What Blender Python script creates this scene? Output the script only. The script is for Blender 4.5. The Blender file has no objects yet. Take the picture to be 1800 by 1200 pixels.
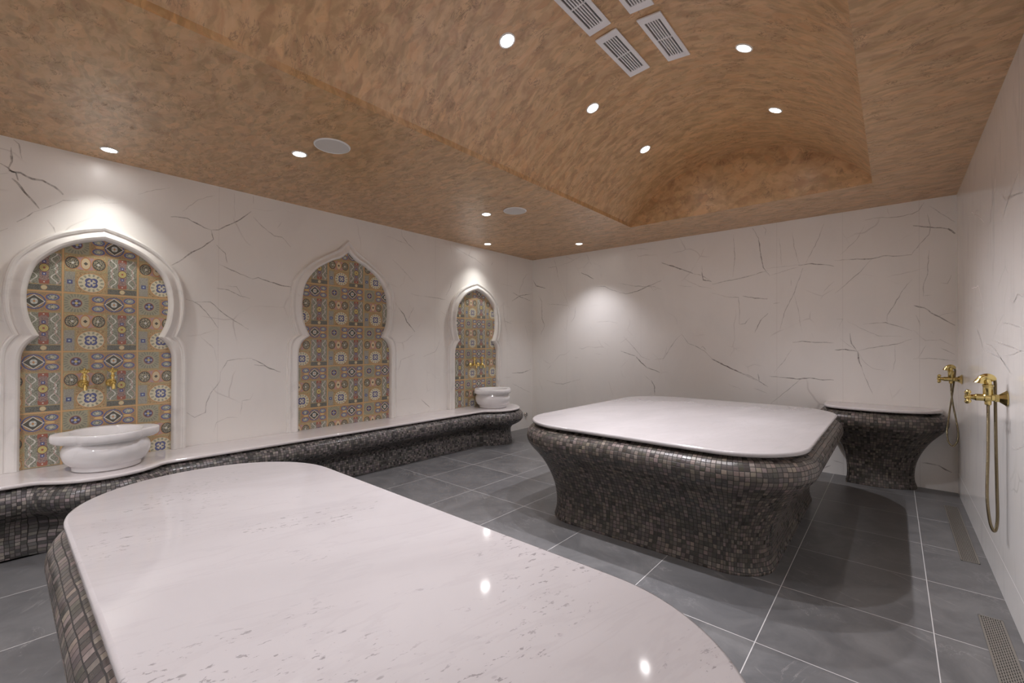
import bpy, bmesh, math, random
from mathutils import Vector, Matrix
S = bpy.context.scene
C = S.collection
PI = math.pi

# ------------------------------------------------------------------ camera
cam_d = bpy.data.cameras.new('camera'); cam_d.sensor_width = 36.0
cam_d.lens = 778.41 / 1800 * 36.0; cam_d.clip_start = 0.02; cam_d.clip_end = 50
cam = bpy.data.objects.new('camera', cam_d); C.objects.link(cam); S.camera = cam
_yaw, _pitch, _roll = 0.7120, 0.0072, 0.0025
_fw = Vector((-math.sin(_yaw) * math.cos(_pitch), math.cos(_yaw) * math.cos(_pitch), math.sin(_pitch)))
_r = Vector((math.cos(_yaw), math.sin(_yaw), 0)); _u = _r.cross(_fw)
_r2 = math.cos(_roll) * _r + math.sin(_roll) * _u; _u2 = -math.sin(_roll) * _r + math.cos(_roll) * _u
cam.matrix_world = Matrix(((_r2.x, _u2.x, -_fw.x, 4.4487), (_r2.y, _u2.y, -_fw.y, -5.665),
                           (_r2.z, _u2.z, -_fw.z, 1.3292), (0, 0, 0, 1)))

# ------------------------------------------------------------------ world, exposure
wd = bpy.data.worlds.new('world'); S.world = wd; wd.use_nodes = True
wd.node_tree.nodes['Background'].inputs[0].default_value = (0.01, 0.01, 0.01, 1)
S.view_settings.view_transform = 'Standard'; S.view_settings.look = 'None'
S.view_settings.gamma = 1.0; S.view_settings.use_curve_mapping = False
S.view_settings.exposure = 0.94
S.cycles.use_denoising = True
S.cycles.max_bounces = 8; S.cycles.diffuse_bounces = 6; S.cycles.glossy_bounces = 3
S.cycles.use_adaptive_sampling = True; S.cycles.adaptive_threshold = 0.02
S.cycles.sample_clamp_indirect = 4.0; S.cycles.caustics_reflective = False; S.cycles.caustics_refractive = False

# ------------------------------------------------------------------ lamps (positions; fixtures built below)
W, H, YF = 4.883, 2.7, -7.6                     # room width, perimeter ceiling height, wall behind
RX0, RX1, RY0, RY1 = 2.125, 4.313, -6.75, -0.86   # vaulted recess
VX, VZ, VR = 3.222, 1.855, 1.410                  # vault axis and radius
P_VAULT, P_NICHE, P_CEIL = 72.0, 13.0, 35.0
VAULT_Y = [-1.73, -2.68, -3.68, -4.65, -5.62]
VAULT_A = math.radians(22.2)
CEIL_L = [(1.22, -0.54), (1.21, -2.33), (1.21, -4.26), (1.21, -6.2)]
P_FILL = 72.0
FILL_L = [(2.2, -7.15), (4.1, -7.15)]  # unseen spotlights added behind the camera to raise the ambient light
NICHE_L = [(0.267, -1.33), (0.255, -5.165)]
def spot(pos, direc, power, size=110, blend=0.7, radius=0.024, col=(1.0, 0.972, 1.035)):
    l = bpy.data.lights.new('spotlight_beam', 'SPOT'); l.energy = power; l.color = col
    l.spot_size = math.radians(size); l.spot_blend = blend; l.shadow_soft_size = radius
    o = bpy.data.objects.new('spotlight_beam', l); C.objects.link(o); o.location = pos
    o.rotation_euler = Vector(direc).to_track_quat('-Z', 'Y').to_euler()
    return o

# ------------------------------------------------------------------ node helpers
class X:
    """a value in a node tree, with arithmetic"""
    nt = None
    def __init__(s, v): s.v = v
    @staticmethod
    def op(name, *a, clamp=False):
        n = X.nt.nodes.new('ShaderNodeMath'); n.operation = name; n.use_clamp = clamp
        for i, q in enumerate(a):
            q = q.v if isinstance(q, X) else q
            if isinstance(q, (int, float)): n.inputs[i].default_value = q
            else: X.nt.links.new(q, n.inputs[i])
        return X(n.outputs[0])
    def __add__(s, o): return X.op('ADD', s, o)
    __radd__ = __add__
    def __sub__(s, o): return X.op('SUBTRACT', s, o)
    def __rsub__(s, o): return X.op('SUBTRACT', o, s)
    def __mul__(s, o): return X.op('MULTIPLY', s, o)
    __rmul__ = __mul__
    def __truediv__(s, o): return X.op('DIVIDE', s, o)
    def __lt__(s, o): return X.op('LESS_THAN', s, o)
    def __gt__(s, o): return X.op('GREATER_THAN', s, o)
    def abs(s): return X.op('ABSOLUTE', s)
    def floor(s): return X.op('FLOOR', s)
    def fract(s): return X.op('FRACT', s)
    def max(s, o): return X.op('MAXIMUM', s, o)
    def min(s, o): return X.op('MINIMUM', s, o)
    def sin(s): return X.op('SINE', s)
    def step(s, a, b):
        n = X.nt.nodes.new('ShaderNodeMapRange'); n.interpolation_type = 'SMOOTHSTEP'
        X.nt.links.new(s.v, n.inputs[0]); n.inputs[1].default_value = a; n.inputs[2].default_value = b
        return X(n.outputs[0])
def mix(fac, a, b, mode='MIX'):
    n = X.nt.nodes.new('ShaderNodeMix'); n.data_type = 'RGBA'; n.blend_type = mode
    for i, q in ((0, fac), (6, a), (7, b)):
        q = q.v if isinstance(q, X) else q
        if isinstance(q, (int, float)): n.inputs[i].default_value = q
        elif isinstance(q, tuple): n.inputs[i].default_value = (*q, 1)
        else: X.nt.links.new(q, n.inputs[i])
    return n.outputs[2]
def noise(vec, scale, detail=4, rough=0.5, dist=0.0, out=0):
    n = X.nt.nodes.new('ShaderNodeTexNoise'); X.nt.links.new(vec, n.inputs['Vector'])
    n.inputs['Scale'].default_value = scale; n.inputs['Detail'].default_value = detail
    n.inputs['Roughness'].default_value = rough; n.inputs['Distortion'].default_value = dist
    return X(n.outputs[out])
def voro(vec, scale, feature='F1', out=0, rnd=1.0):
    n = X.nt.nodes.new('ShaderNodeTexVoronoi'); n.feature = feature; X.nt.links.new(vec, n.inputs['Vector'])
    n.inputs['Scale'].default_value = scale; n.inputs['Randomness'].default_value = rnd
    return X(n.outputs[out])
def coords(kind='Object'):
    return X.nt.nodes.new('ShaderNodeTexCoord').outputs[kind]
def mapping(vec, scale=(1, 1, 1), rot=(0, 0, 0), loc=(0, 0, 0)):
    n = X.nt.nodes.new('ShaderNodeMapping'); X.nt.links.new(vec, n.inputs[0])
    n.inputs['Scale'].default_value = scale; n.inputs['Rotation'].default_value = rot; n.inputs['Location'].default_value = loc
    return n.outputs[0]
def vadd(a, b):
    n = X.nt.nodes.new('ShaderNodeVectorMath'); n.operation = 'ADD'; X.nt.links.new(a, n.inputs[0]); X.nt.links.new(b, n.inputs[1]); return n.outputs[0]
def vscale(a, s):
    n = X.nt.nodes.new('ShaderNodeVectorMath'); n.operation = 'SCALE'; X.nt.links.new(a, n.inputs[0]); n.inputs['Scale'].default_value = s; return n.outputs[0]
def xyz(vec):
    n = X.nt.nodes.new('ShaderNodeSeparateXYZ'); X.nt.links.new(vec, n.inputs[0]); return [X(o) for o in n.outputs]
def comb(x, y, z=0.0):
    n = X.nt.nodes.new('ShaderNodeCombineXYZ')
    for i, q in enumerate((x, y, z)):
        if isinstance(q, X): X.nt.links.new(q.v, n.inputs[i])
        else: n.inputs[i].default_value = q
    return n.outputs[0]
def new_mat(name):
    m = bpy.data.materials.new(name); m.use_nodes = True; X.nt = m.node_tree
    return m, m.node_tree.nodes['Principled BSDF']
def bind(sock, v):
    v = v.v if isinstance(v, X) else v
    if isinstance(v, (int, float)): sock.default_value = v
    elif isinstance(v, tuple): sock.default_value = (*v, 1)
    else: X.nt.links.new(v, sock)
def bump(bs, height, strength, dist=0.01):
    n = X.nt.nodes.new('ShaderNodeBump'); bind(n.inputs['Height'], height)
    n.inputs['Strength'].default_value = strength; n.inputs['Distance'].default_value = dist
    X.nt.links.new(n.outputs[0], bs.inputs['Normal'])
def plain(name, col, rough=0.4, metal=0.0, emit=None, estr=0, grain=0.06, gscale=40):
    m, b = new_mat(name)
    co = coords()
    n = noise(co, gscale, 3)
    bind(b.inputs['Base Color'], mix(n * grain * 2, col, tuple(c * 0.55 for c in col)))
    bind(b.inputs['Roughness'], (n - 0.5) * 0.12 + rough); b.inputs['Metallic'].default_value = metal
    if emit: b.inputs['Emission Color'].default_value = (*emit, 1); b.inputs['Emission Strength'].default_value = estr
    return m

# ------------------------------------------------------------------ materials
WALLC = (0.87, 0.85, 0.815)
def wall_marble(name, streaky=0.0, rough=0.3):
    m, b = new_mat(name); co = coords()
    warp = vadd(co, vscale(noise(co, 1.3, 3, out=1).v, 0.5))
    e = voro(warp, 1.5, 'DISTANCE_TO_EDGE')
    thin = 1 - e.step(0.0, 0.012)
    gate = noise(co, 2.2, 2).step(0.52, 0.68)
    c = mix(thin * gate * 0.28, WALLC, (0.30, 0.26, 0.24))
    cl = noise(mapping(co, (1, 1, 0.6)), 2.0, 5, 0.6, 0.6)
    c = mix(cl.step(0.4, 0.8) * 0.16, c, (0.60, 0.58, 0.57))
    if streaky:
        st = noise(mapping(co, (1, 3.2, 0.7)), 2.5, 5, 0.62, 1.2)
        c = mix(st.step(0.5, 0.78) * streaky, c, (0.42, 0.42, 0.44))
    bind(b.inputs['Base Color'], c); b.inputs['Roughness'].default_value = rough
    b.inputs['Specular IOR Level'].default_value = 0.45
    return m
def vein_mat():
    m, b = new_mat('marble_vein')
    a = X.nt.nodes.new('ShaderNodeAttribute'); a.attribute_name = 'strength'
    n = noise(coords(), 26, 4, 0.7).step(0.30, 0.62)
    c = mix(X(a.outputs['Fac']) * (n * 0.6 + 0.4), WALLC, (0.075, 0.055, 0.045))
    bind(b.inputs['Base Color'], c); b.inputs['Roughness'].default_value = 0.3
    return m
def slab_marble(name='white_slab_marble', k=1.0, flecks=1.0):
    m, b = new_mat(name); co = coords()
    al = mapping(co, (1, 1, 1), (0, 0, math.radians(-77)))        # x now runs along the grain of the stone
    w = vadd(al, vscale(noise(al, 2.5, 3, out=1).v, 0.06))
    big = noise(mapping(w, (1.0, 2.0, 1)), 1.3, 4, 0.5, 0.6)
    c = mix(big.step(0.35, 0.7), tuple(q * k for q in (0.355, 0.335, 0.332)), tuple(q * k for q in (0.395, 0.374, 0.371)))
    line = (noise(mapping(w, (1.0, 4.5, 1)), 1.6, 5, 0.6, 0.3) - 0.5).abs()
    c = mix((1 - line.step(0.0, 0.03)) * 0.14, c, (0.28 * k, 0.26 * k, 0.26 * k))
    clus = noise(mapping(w, (1.0, 2.2, 1), loc=(0.3, 0.1, 0)), 1.9, 3) + xyz(co)[0] * 0.09
    sp = noise(mapping(w, (34, 78, 1)), 1.0, 4, 0.68, 0.2)
    c = mix(sp.step(0.60, 0.65) * clus.step(0.44, 0.60) * 0.62 * flecks, c, (0.13, 0.12, 0.125))
    dot = voro(mapping(w, (20, 34, 1)), 1.0)
    c = mix((1 - dot.step(0.10, 0.17)) * clus.step(0.50, 0.62) * noise(w, 9, 2).step(0.5, 0.6) * 0.7 * flecks, c, (0.15, 0.14, 0.14))
    bind(b.inputs['Base Color'], c); b.inputs['Roughness'].default_value = 0.07
    return m
def carved_marble(name, base, rough):
    m, b = new_mat(name); co = coords()
    n = noise(co, 3.2, 5, 0.6, 1.5)
    bind(b.inputs['Base Color'], mix(n.step(0.5, 0.75) * 0.35, base, tuple(q * 0.62 for q in base)))
    b.inputs['Roughness'].default_value = rough
    return m
def plaster():
    m, b = new_mat('copper_venetian_plaster'); co = coords()
    w = vadd(co, vscale(noise(co, 5.0, 3, out=1).v, 0.10))
    def patch(sc, stretch, rot, k=0.0):
        n = X.nt.nodes.new('ShaderNodeTexVoronoi'); n.feature = 'SMOOTH_F1'; n.inputs['Smoothness'].default_value = 0.35
        X.nt.links.new(mapping(w, stretch, (0, 0, rot), (k, k, 0)), n.inputs['Vector']); n.inputs['Scale'].default_value = sc
        return xyz(n.outputs['Color'])
    p1 = patch(9.5, (1.0, 2.5, 1.3), 0.45); p2 = patch(17.0, (1.0, 2.8, 1.4), -0.5, 3.1)
    st = noise(mapping(w, (1.0, 2.2, 1.4), (0, 0, 0.4)), 9.0, 5, 0.62, 0.5)
    c = mix(p1[0], (0.37, 0.195, 0.075), (0.60, 0.36, 0.165))
    c = mix(p2[1].step(0.35, 0.8) * 0.55, c, (0.34, 0.215, 0.08))
    c = mix(p1[2].step(0.72, 0.9) * 0.30, c, (0.72, 0.36, 0.15))
    c = mix(st.step(0.40, 0.66) * 0.50, c, (0.66, 0.42, 0.22))
    edge = (noise(mapping(w, (1.0, 2.1, 1), (0, 0, 0.5), (4, 1, 0)), 12.0, 4, 0.62, 0.7) - 0.5).abs()
    crack = 1 - edge.step(0.0, 0.03)
    gate = noise(co, 9.0, 3).step(0.47, 0.62)
    cg = crack * gate
    c = mix(cg * 0.65, c, (0.16, 0.09, 0.045))
    bind(b.inputs['Base Color'], c)
    bind(b.inputs['Roughness'], p2[2] * 0.15 + 0.38 + cg * 0.15)
    b.inputs['Specular IOR Level'].default_value = 0.5
    b.inputs['Coat Weight'].default_value = 0.6; b.inputs['Coat IOR'].default_value = 1.8
    bind(b.inputs['Coat Roughness'], p2[2] * 0.10 + 0.30 + cg * 0.3)
    bump(b, p1[1] * 0.5 + st * 0.5 - cg * 0.4, 0.22, 0.005)
    return m
def slate():
    m, b = new_mat('slate_floor_tiles'); co = coords(); x, y, z = xyz(co)
    fx = ((x - 0.912) / 0.612); fy = ((y + 2.83) / 0.612)
    cell = comb(fx.floor(), fy.floor())
    wn = X.nt.nodes.new('ShaderNodeTexWhiteNoise'); wn.noise_dimensions = '2D'; X.nt.links.new(cell, wn.inputs['Vector'])
    off = vadd(co, vscale(wn.outputs[1], 7.0))
    n = noise(off, 3.4, 8, 0.68, 0.8)
    c = mix(n.step(0.25, 0.78), (0.092, 0.092, 0.093), (0.172, 0.170, 0.167))
    c = mix(X(wn.outputs[0]) * 0.35, c, (0.10, 0.102, 0.107))
    st = noise(mapping(vadd(mapping(off, rot=(0, 0, 0.6)), vscale(noise(off, 3, 2, out=1).v, 0.1)), (4, 26, 1)), 1.0, 5, 0.7)
    c = mix(st.step(0.60, 0.74) * 0.40, c, (0.30, 0.295, 0.28))
    v = (noise(off, 2.1, 7, 0.68, 0.8) - 0.5).abs()
    c = mix((1 - v.step(0.0, 0.008)) * noise(off, 3, 2).step(0.45, 0.7) * 0.45, c, (0.36, 0.35, 0.34))
    sp = noise(off, 60, 3, 0.7)
    c = mix(sp.step(0.6, 0.8) * 0.22, c, (0.2, 0.2, 0.2))
    dx = 0.5 - (fx.fract() - 0.5).abs(); dy = 0.5 - (fy.fract() - 0.5).abs()
    d = dx.min(dy) * 0.612
    g = 1 - d.step(0.0012, 0.0026)
    c = mix(g, c, (0.48, 0.47, 0.46))
    bind(b.inputs['Base Color'], c); bind(b.inputs['Roughness'], n * 0.12 + 0.30 + g * 0.3)
    bump(b, n * 0.4 + sp * 0.1 - g, 0.18, 0.004)
    return m
def mosaic(name, s=0.0262, lo=(0.048, 0.040, 0.034), hi=(0.195, 0.168, 0.145)):
    m, b = new_mat(name); uv = coords('UV'); u, v, _ = xyz(uv)
    jit = noise(uv, 9.0, 2)
    fu = u / s + (jit - 0.5) * 0.9; fv = v / s + (noise(mapping(uv, loc=(5, 3, 0)), 7.0, 2) - 0.5) * 0.5
    wn = X.nt.nodes.new('ShaderNodeTexWhiteNoise'); wn.noise_dimensions = '2D'
    X.nt.links.new(comb(fu.floor(), fv.floor()), wn.inputs['Vector'])
    r = X(wn.outputs[0])
    c = mix(r * r * 0.8 + r * 0.2, lo, hi)
    c = mix(0.10, c, wn.outputs[1], 'SOFT_LIGHT')
    n = noise(mapping(uv, (1, 2.5, 1)), 60, 4, 0.6)
    c = mix(n.step(0.35, 0.75) * 0.45, c, tuple(q * 0.35 for q in hi))
    du = 0.5 - (fu.fract() - 0.5).abs(); dv = 0.5 - (fv.fract() - 0.5).abs()
    g = 1 - du.min(dv).step(0.035, 0.085)
    c = mix(g, c, (0.022, 0.019, 0.017))
    bind(b.inputs['Base Color'], c); bind(b.inputs['Roughness'], r * 0.2 + 0.24 + g * 0.4)
    tilt = X(wn.outputs[0]) * 0.25
    bump(b, 0 - g + tilt * 0.3 + n * 0.12, 0.55, 0.0025)
    return m
def patchwork(y0, z0):
    """patchwork majolica, one 41 cm tile repeated"""
    m, b = new_mat('patchwork_majolica_tiles'); co = coords(); _, y, z = xyz(co)
    tu = (y - y0) / 0.409; tv = (z - z0) / 0.4185
    u = tu.fract(); v = tv.fract()
    fine = voro(comb(y, z), 95.0, 'DISTANCE_TO_EDGE').step(0.0, 0.12)
    fn = noise(comb(y, z), 70, 3, 0.6)
    def rect(a, c_, e, f): return ((u - (a + c_) / 2).abs() - (c_ - a) / 2).max((v - (e + f) / 2).abs() - (f - e) / 2) < 0
    def el(cx, cy, rx, ry):
        a = (u - cx) / rx; e = (v - cy) / ry
        return (a * a + e * e)
    def dia(cx, cy, rx, ry): return ((u - cx) / rx).abs() + ((v - cy) / ry).abs()
    def mir(cx): return (u - cx).abs()
    def ang(cx, cy, k): return (X.op('ARCTAN2', v - cy, u - cx) * k + PI / 2).sin() > 0.1
    OR, CR, BL, DK, GY = (0.52, 0.25, 0.10), (0.62, 0.57, 0.40), (0.06, 0.085, 0.27), (0.05, 0.055, 0.05), (0.27, 0.28, 0.21)
    YL, PK, RD, WH = (0.62, 0.50, 0.16), (0.50, 0.29, 0.25), (0.33, 0.09, 0.06), (0.66, 0.66, 0.62)
    c = mix(fn.step(0.4, 0.6), (0.38, 0.33, 0.18), (0.44, 0.28, 0.13))
    def layer(mask, col):
        nonlocal c
        c = mix(mask, c, col)
    # star square
    R = rect(0.02, 0.325, 0.675, 0.98); layer(R, (0.36, 0.35, 0.25))
    e = el(0.17, 0.83, 0.06, 0.06)
    layer(R * ang(0.17, 0.83, 22.0) * (e > 3.0) * (e < 7.5), (0.22, 0.23, 0.18))
    layer(e < 1.5, RD); layer(e < 1.15, (0.05, 0.05, 0.12)); layer((e < 0.8) * ang(0.17, 0.83, 4.0), (0.30, 0.33, 0.55)); layer(e < 0.12, YL)
    # wide medallion
    R = rect(0.35, 0.98, 0.675, 0.98); layer(R, mix(fine, (0.16, 0.17, 0.13), (0.46, 0.28, 0.13)))
    mu = mir(0.665)
    def elm(cx, cy, rx, ry):
        a = (mu - cx) / rx; q = (v - cy) / ry
        return a * a + q * q
    for cy in (0.745, 0.91):
        q = elm(0.215, cy, 0.085, 0.055); layer(R * (q < 1.35), OR); layer(R * (q < 1.0), (0.10, 0.12, 0.30)); layer(R * (q < 0.5), mix(fine, DK, (0.42, 0.48, 0.45))); layer(q < 0.08, CR)
    q = elm(0.20, 0.83, 0.055, 0.022); layer(R * (q < 1), (0.68, 0.48, 0.20))
    q = elm(0.0, 0.83, 0.135, 0.13); layer(R * (q > 0.75) * (q < 1.0), BL)
    d = dia(0.665, 0.83, 0.115, 0.10); layer(R * (d < 1.15), WH); layer(R * (d < 1.0), DK)
    q = el(0.665, 0.83, 0.045, 0.05); layer(q < 1, WH); layer((q < 1) * ang(0.665, 0.83, 4.0), (0.42, 0.48, 0.46)); layer(q < 0.12, OR)
    # pink panel with two dark ovals
    R = rect(0.02, 0.55, 0.39, 0.65); layer(R, mix(fine, (0.25, 0.22, 0.10), (0.52, 0.42, 0.22)))
    q = el(0.285, 0.52, 0.245, 0.12); layer(R * (q < 1.0), OR); layer(R * (q < 0.86), mix(fn.step(0.4, 0.6), PK, (0.40, 0.30, 0.34)))
    mu2 = mir(0.285)
    for cx, rx, ry, col in ((0.172, 0.098, 0.112, OR), (0.174, 0.088, 0.102, DK)):
        a = (mu2 - cx) / rx; k = (v - 0.52) / ry; layer((a * a + k * k) < 1, col)
    a = (mu2 - 0.174) / 0.074; k = (v - 0.52) / 0.088; layer(((a * a + k * k) < 1) * (1 - fine), CR)
    a = (mu2 - 0.165) / 0.018; k = (v - 0.52) / 0.02; layer(((a * a + k * k) < 1), WH)
    q = el(0.285, 0.52, 0.068, 0.112); layer(q < 1.0, OR); layer(q < 0.68, (0.66, 0.55, 0.36)); layer(dia(0.285, 0.52, 0.03, 0.03) < 1, DK)
    # narrow strip with small blue square
    R = rect(0.02, 0.15, 0.02, 0.365); layer(R, mix(fine, (0.24, 0.24, 0.22), (0.38, 0.37, 0.31)))
    sq = (u - 0.085).abs().max((v - 0.19).abs()); layer(sq < 0.034, BL); layer(sq < 0.013, (0.45, 0.60, 0.65))
    # cream medallion with scalloped blue square
    R = rect(0.17, 0.55, 0.02, 0.365); layer(R, mix(fine, (0.20, 0.11, 0.05), (0.55, 0.40, 0.20)))
    q = el(0.36, 0.192, 0.185, 0.17); layer(R * (q < 1.0), OR); layer(R * (q < 0.88), (0.70, 0.66, 0.48))
    layer(R * (q < 0.80) * (q > 0.42) * ang(0.36, 0.192, 14.0) * (1 - fine * 0.4), (0.20, 0.22, 0.17))
    sq = (u - 0.36).abs().max((v - 0.192).abs()); sc = (X.op('ARCTAN2', v - 0.192, u - 0.36) * 8.0 + PI / 2).sin() * 0.006
    layer((sq + sc) < 0.078, BL); layer((sq + sc) < 0.05, (0.62, 0.58, 0.42))
    q = el(0.36, 0.192, 0.04, 0.04); layer((q < 1.3) * ang(0.36, 0.192, 4.0), BL); layer(q < 0.25, WH)
    # lace panel
    R = rect(0.575, 0.98, 0.125, 0.65); mu3 = mir(0.777); cv = (v - 0.39).abs()
    layer(R, mix(fine, (0.10, 0.11, 0.09), (0.34, 0.36, 0.29)))
    wv = (mu3 - 0.12 - (cv * 32.0).sin() * 0.035).abs(); layer(R * (wv < 0.010), WH)
    wv = (mu3 - 0.165 + (cv * 26.0).sin() * 0.03).abs(); layer(R * (wv < 0.007), (0.50, 0.36, 0.32))
    layer(R * (mu3 < 0.055), mix(fine, (0.12, 0.07, 0.09), (0.36, 0.24, 0.22)))
    layer(R * (mu3 < 0.062) * ((cv * 28.0 + mu3 * 30.0).sin() > 0.55), RD)
    for cy in (0.10, 0.235):
        layer((mu3.max((cv - cy).abs())) < 0.024, BL if cy < 0.2 else RD); layer((mu3.max((cv - cy).abs())) < 0.009, WH)
    q = el(0.777, 0.39, 0.05, 0.055); layer(q < 1.5, DK); layer(q < 1.2, YL); layer((q < 0.8) * ang(0.777, 0.39, 6.0), (0.50, 0.45, 0.20)); layer(q < 0.1, RD)
    # dark band
    R = rect(0.575, 0.98, 0.02, 0.11); layer(R, mix(fine, DK, (0.15, 0.16, 0.15)))
    q = el(0.777, 0.065, 0.036, 0.036); layer(q < 1.2, OR); layer(q < 0.9, (0.64, 0.56, 0.34))
    # tile joints
    du = 0.5 - (u - 0.5).abs(); dv = 0.5 - (v - 0.5).abs()
    j = du.min(dv) < 0.008; layer(j, (0.68, 0.40, 0.18))
    c = mix(0.09, c, (0.80, 0.75, 0.60))
    bind(b.inputs['Base Color'], c); b.inputs['Roughness'].default_value = 0.2
    bump(b, fn * 0.15 - j, 0.2, 0.002)
    return m

M = dict(
    wall=wall_marble('veined_wall_marble'), wall_r=wall_marble('veined_side_wall_marble', 0.30, 0.14), vein=vein_mat(),
    seam=plain('pale_joint', (0.86, 0.85, 0.83), 0.5), seam_d=plain('panel_joint', (0.60, 0.57, 0.55), 0.5),
    slab=slab_marble(), seat=slab_marble("lightened_slab_marble", 1.72, 0.15), slab_far=slab_marble('clean_white_marble', 1.0, 0.16), frame=carved_marble('carved_frame_marble', (0.84, 0.82, 0.79), 0.28),  # seat: same slab marble, colour brightened to make up for weak light
    basin=carved_marble('basin_marble', (0.80, 0.79, 0.79), 0.10),
    ceil=plaster(), floor=slate(), mos=mosaic('stone_mosaic'), mos_b=mosaic('grey_stone_mosaic', 0.0215, (0.05, 0.045, 0.043), (0.27, 0.25, 0.235)),
    brass_lit=plain('lit_polished_brass', (0.88, 0.68, 0.26), 0.22, 1.0, grain=0.06), brass=plain('polished_brass', (0.66, 0.53, 0.22), 0.17, 1.0, grain=0.1), steel=plain('steel_grate', (0.40, 0.38, 0.34), 0.35, 0.8),  # tap metal: brass in a brighter colour, painted as if strongly lit
    hose=None, dark=plain('dark_channel', (0.02, 0.02, 0.02), 0.7), trim=plain('white_trim', (0.85, 0.84, 0.83), 0.4),
    grille=plain('white_grille_enamel', (0.80, 0.79, 0.80), 0.35), slot=plain('duct_shadow_grey', (0.10, 0.10, 0.10), 0.6),
    speaker=plain('speaker_mesh', (0.62, 0.59, 0.55), 0.6, gscale=400), chrome=plain('chrome', (0.62, 0.60, 0.58), 0.15, 1.0),
    lens=plain('lamp_lens', (1, 1, 1), 0.3, emit=(1.0, 0.96, 0.95), estr=22.0))
_m, _b = new_mat('ribbed_metal_hose'); _co = coords('UV'); _u_, _v_, _ = xyz(_co)
_w = (_v_ * 2 * PI / 0.0055).sin()
bind(_b.inputs['Base Color'], mix(_w * 0.5 + 0.5, (0.11, 0.09, 0.055), (0.34, 0.28, 0.17)))
_b.inputs['Metallic'].default_value = 1.0; _b.inputs['Roughness'].default_value = 0.25; bump(_b, _w, 0.6, 0.001)
M['hose'] = _m

# ------------------------------------------------------------------ object helpers
def link(name, me, parent=None, smooth=False):
    o = bpy.data.objects.new(name, me); C.objects.link(o)
    if parent: o.parent = parent
    if smooth:
        for p in me.polygons: p.use_smooth = True
    return o
def obj(name, bm, mats, parent=None, smooth=False, normals=True):
    if normals: bmesh.ops.recalc_face_normals(bm, faces=bm.faces)
    me = bpy.data.meshes.new(name); bm.to_mesh(me); bm.free()
    for m in (mats if isinstance(mats, (list, tuple)) else [mats]): me.materials.append(m)
    return link(name, me, parent, smooth)
def autosmooth(o, deg=35):
    me = o.data
    for p in me.polygons: p.use_smooth = True
    me.set_sharp_from_angle(angle=math.radians(deg))
    return o
def tag(o, label=None, cat=None, group=None, kind=None):
    if label: o['label'] = label
    if cat: o['category'] = cat
    if group: o['group'] = group
    if kind: o['kind'] = kind
    return o
def empty(name, loc, label, cat, group=None, rot=(0, 0, 0)):
    o = bpy.data.objects.new(name, None); C.objects.link(o); o.location = loc; o.rotation_euler = rot
    o.empty_display_size = 0.05
    return tag(o, label, cat, group)
def copy_tree(o, parent=None):
    c = o.copy(); C.objects.link(c); c.parent = parent
    for ch in [q for q in S.objects if q.parent == o]: copy_tree(ch, c)
    return c
def box(bm, x0, x1, y0, y1, z0, z1, mi=0):
    v = [bm.verts.new(p) for p in ((x0, y0, z0), (x1, y0, z0), (x1, y1, z0), (x0, y1, z0), (x0, y0, z1), (x1, y0, z1), (x1, y1, z1), (x0, y1, z1))]
    for f in ((0, 3, 2, 1), (4, 5, 6, 7), (0, 1, 5, 4), (1, 2, 6, 5), (2, 3, 7, 6), (3, 0, 4, 7)):
        bm.faces.new([v[i] for i in f]).material_index = mi
def lathe(bm, prof, n=24, axis='Z', org=(0, 0, 0), sides=None):
    """prof: (radius, height) along axis, closed at ends"""
    n = sides or n; rings = []
    ax = {'Z': (Vector((1, 0, 0)), Vector((0, 1, 0)), Vector((0, 0, 1))), 'X': (Vector((0, 1, 0)), Vector((0, 0, 1)), Vector((1, 0, 0))),
          'Y': (Vector((1, 0, 0)), Vector((0, 0, 1)), Vector((0, 1, 0)))}[axis] if isinstance(axis, str) else axis
    o = Vector(org)
    for r, h in prof:
        rings.append([bm.verts.new(o + ax[0] * r * math.cos(2 * PI * k / n) + ax[1] * r * math.sin(2 * PI * k / n) + ax[2] * h) for k in range(n)])
    for a, b_ in zip(rings, rings[1:]):
        for k in range(n): bm.faces.new((a[k], a[(k + 1) % n], b_[(k + 1) % n], b_[k]))
    bm.faces.new(rings[0]); bm.faces.new(rings[-1])
def ball(bm, c, r, sx=1, sy=1, sz=1):
    mt = Matrix.Translation(c) @ Matrix.Diagonal((sx, sy, sz, 1))
    bmesh.ops.create_uvsphere(bm, u_segments=14, v_segments=9, radius=r, matrix=mt)
def catmull(P, n=8, closed=False):
    out = []; N = len(P)
    for i in range(N - 1):
        p0 = P[max(i - 1, 0)]; p1 = P[i]; p2 = P[i + 1]; p3 = P[min(i + 2, N - 1)]
        for k in range(n):
            t = k / n
            out.append(tuple(0.5 * (2 * b + (c - a) * t + (2 * a - 5 * b + 4 * c - d) * t * t + (3 * b - a - 3 * c + d) * t ** 3) for a, b, c, d in zip(p0, p1, p2, p3)))
    out.append(tuple(P[-1])); return out
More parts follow.
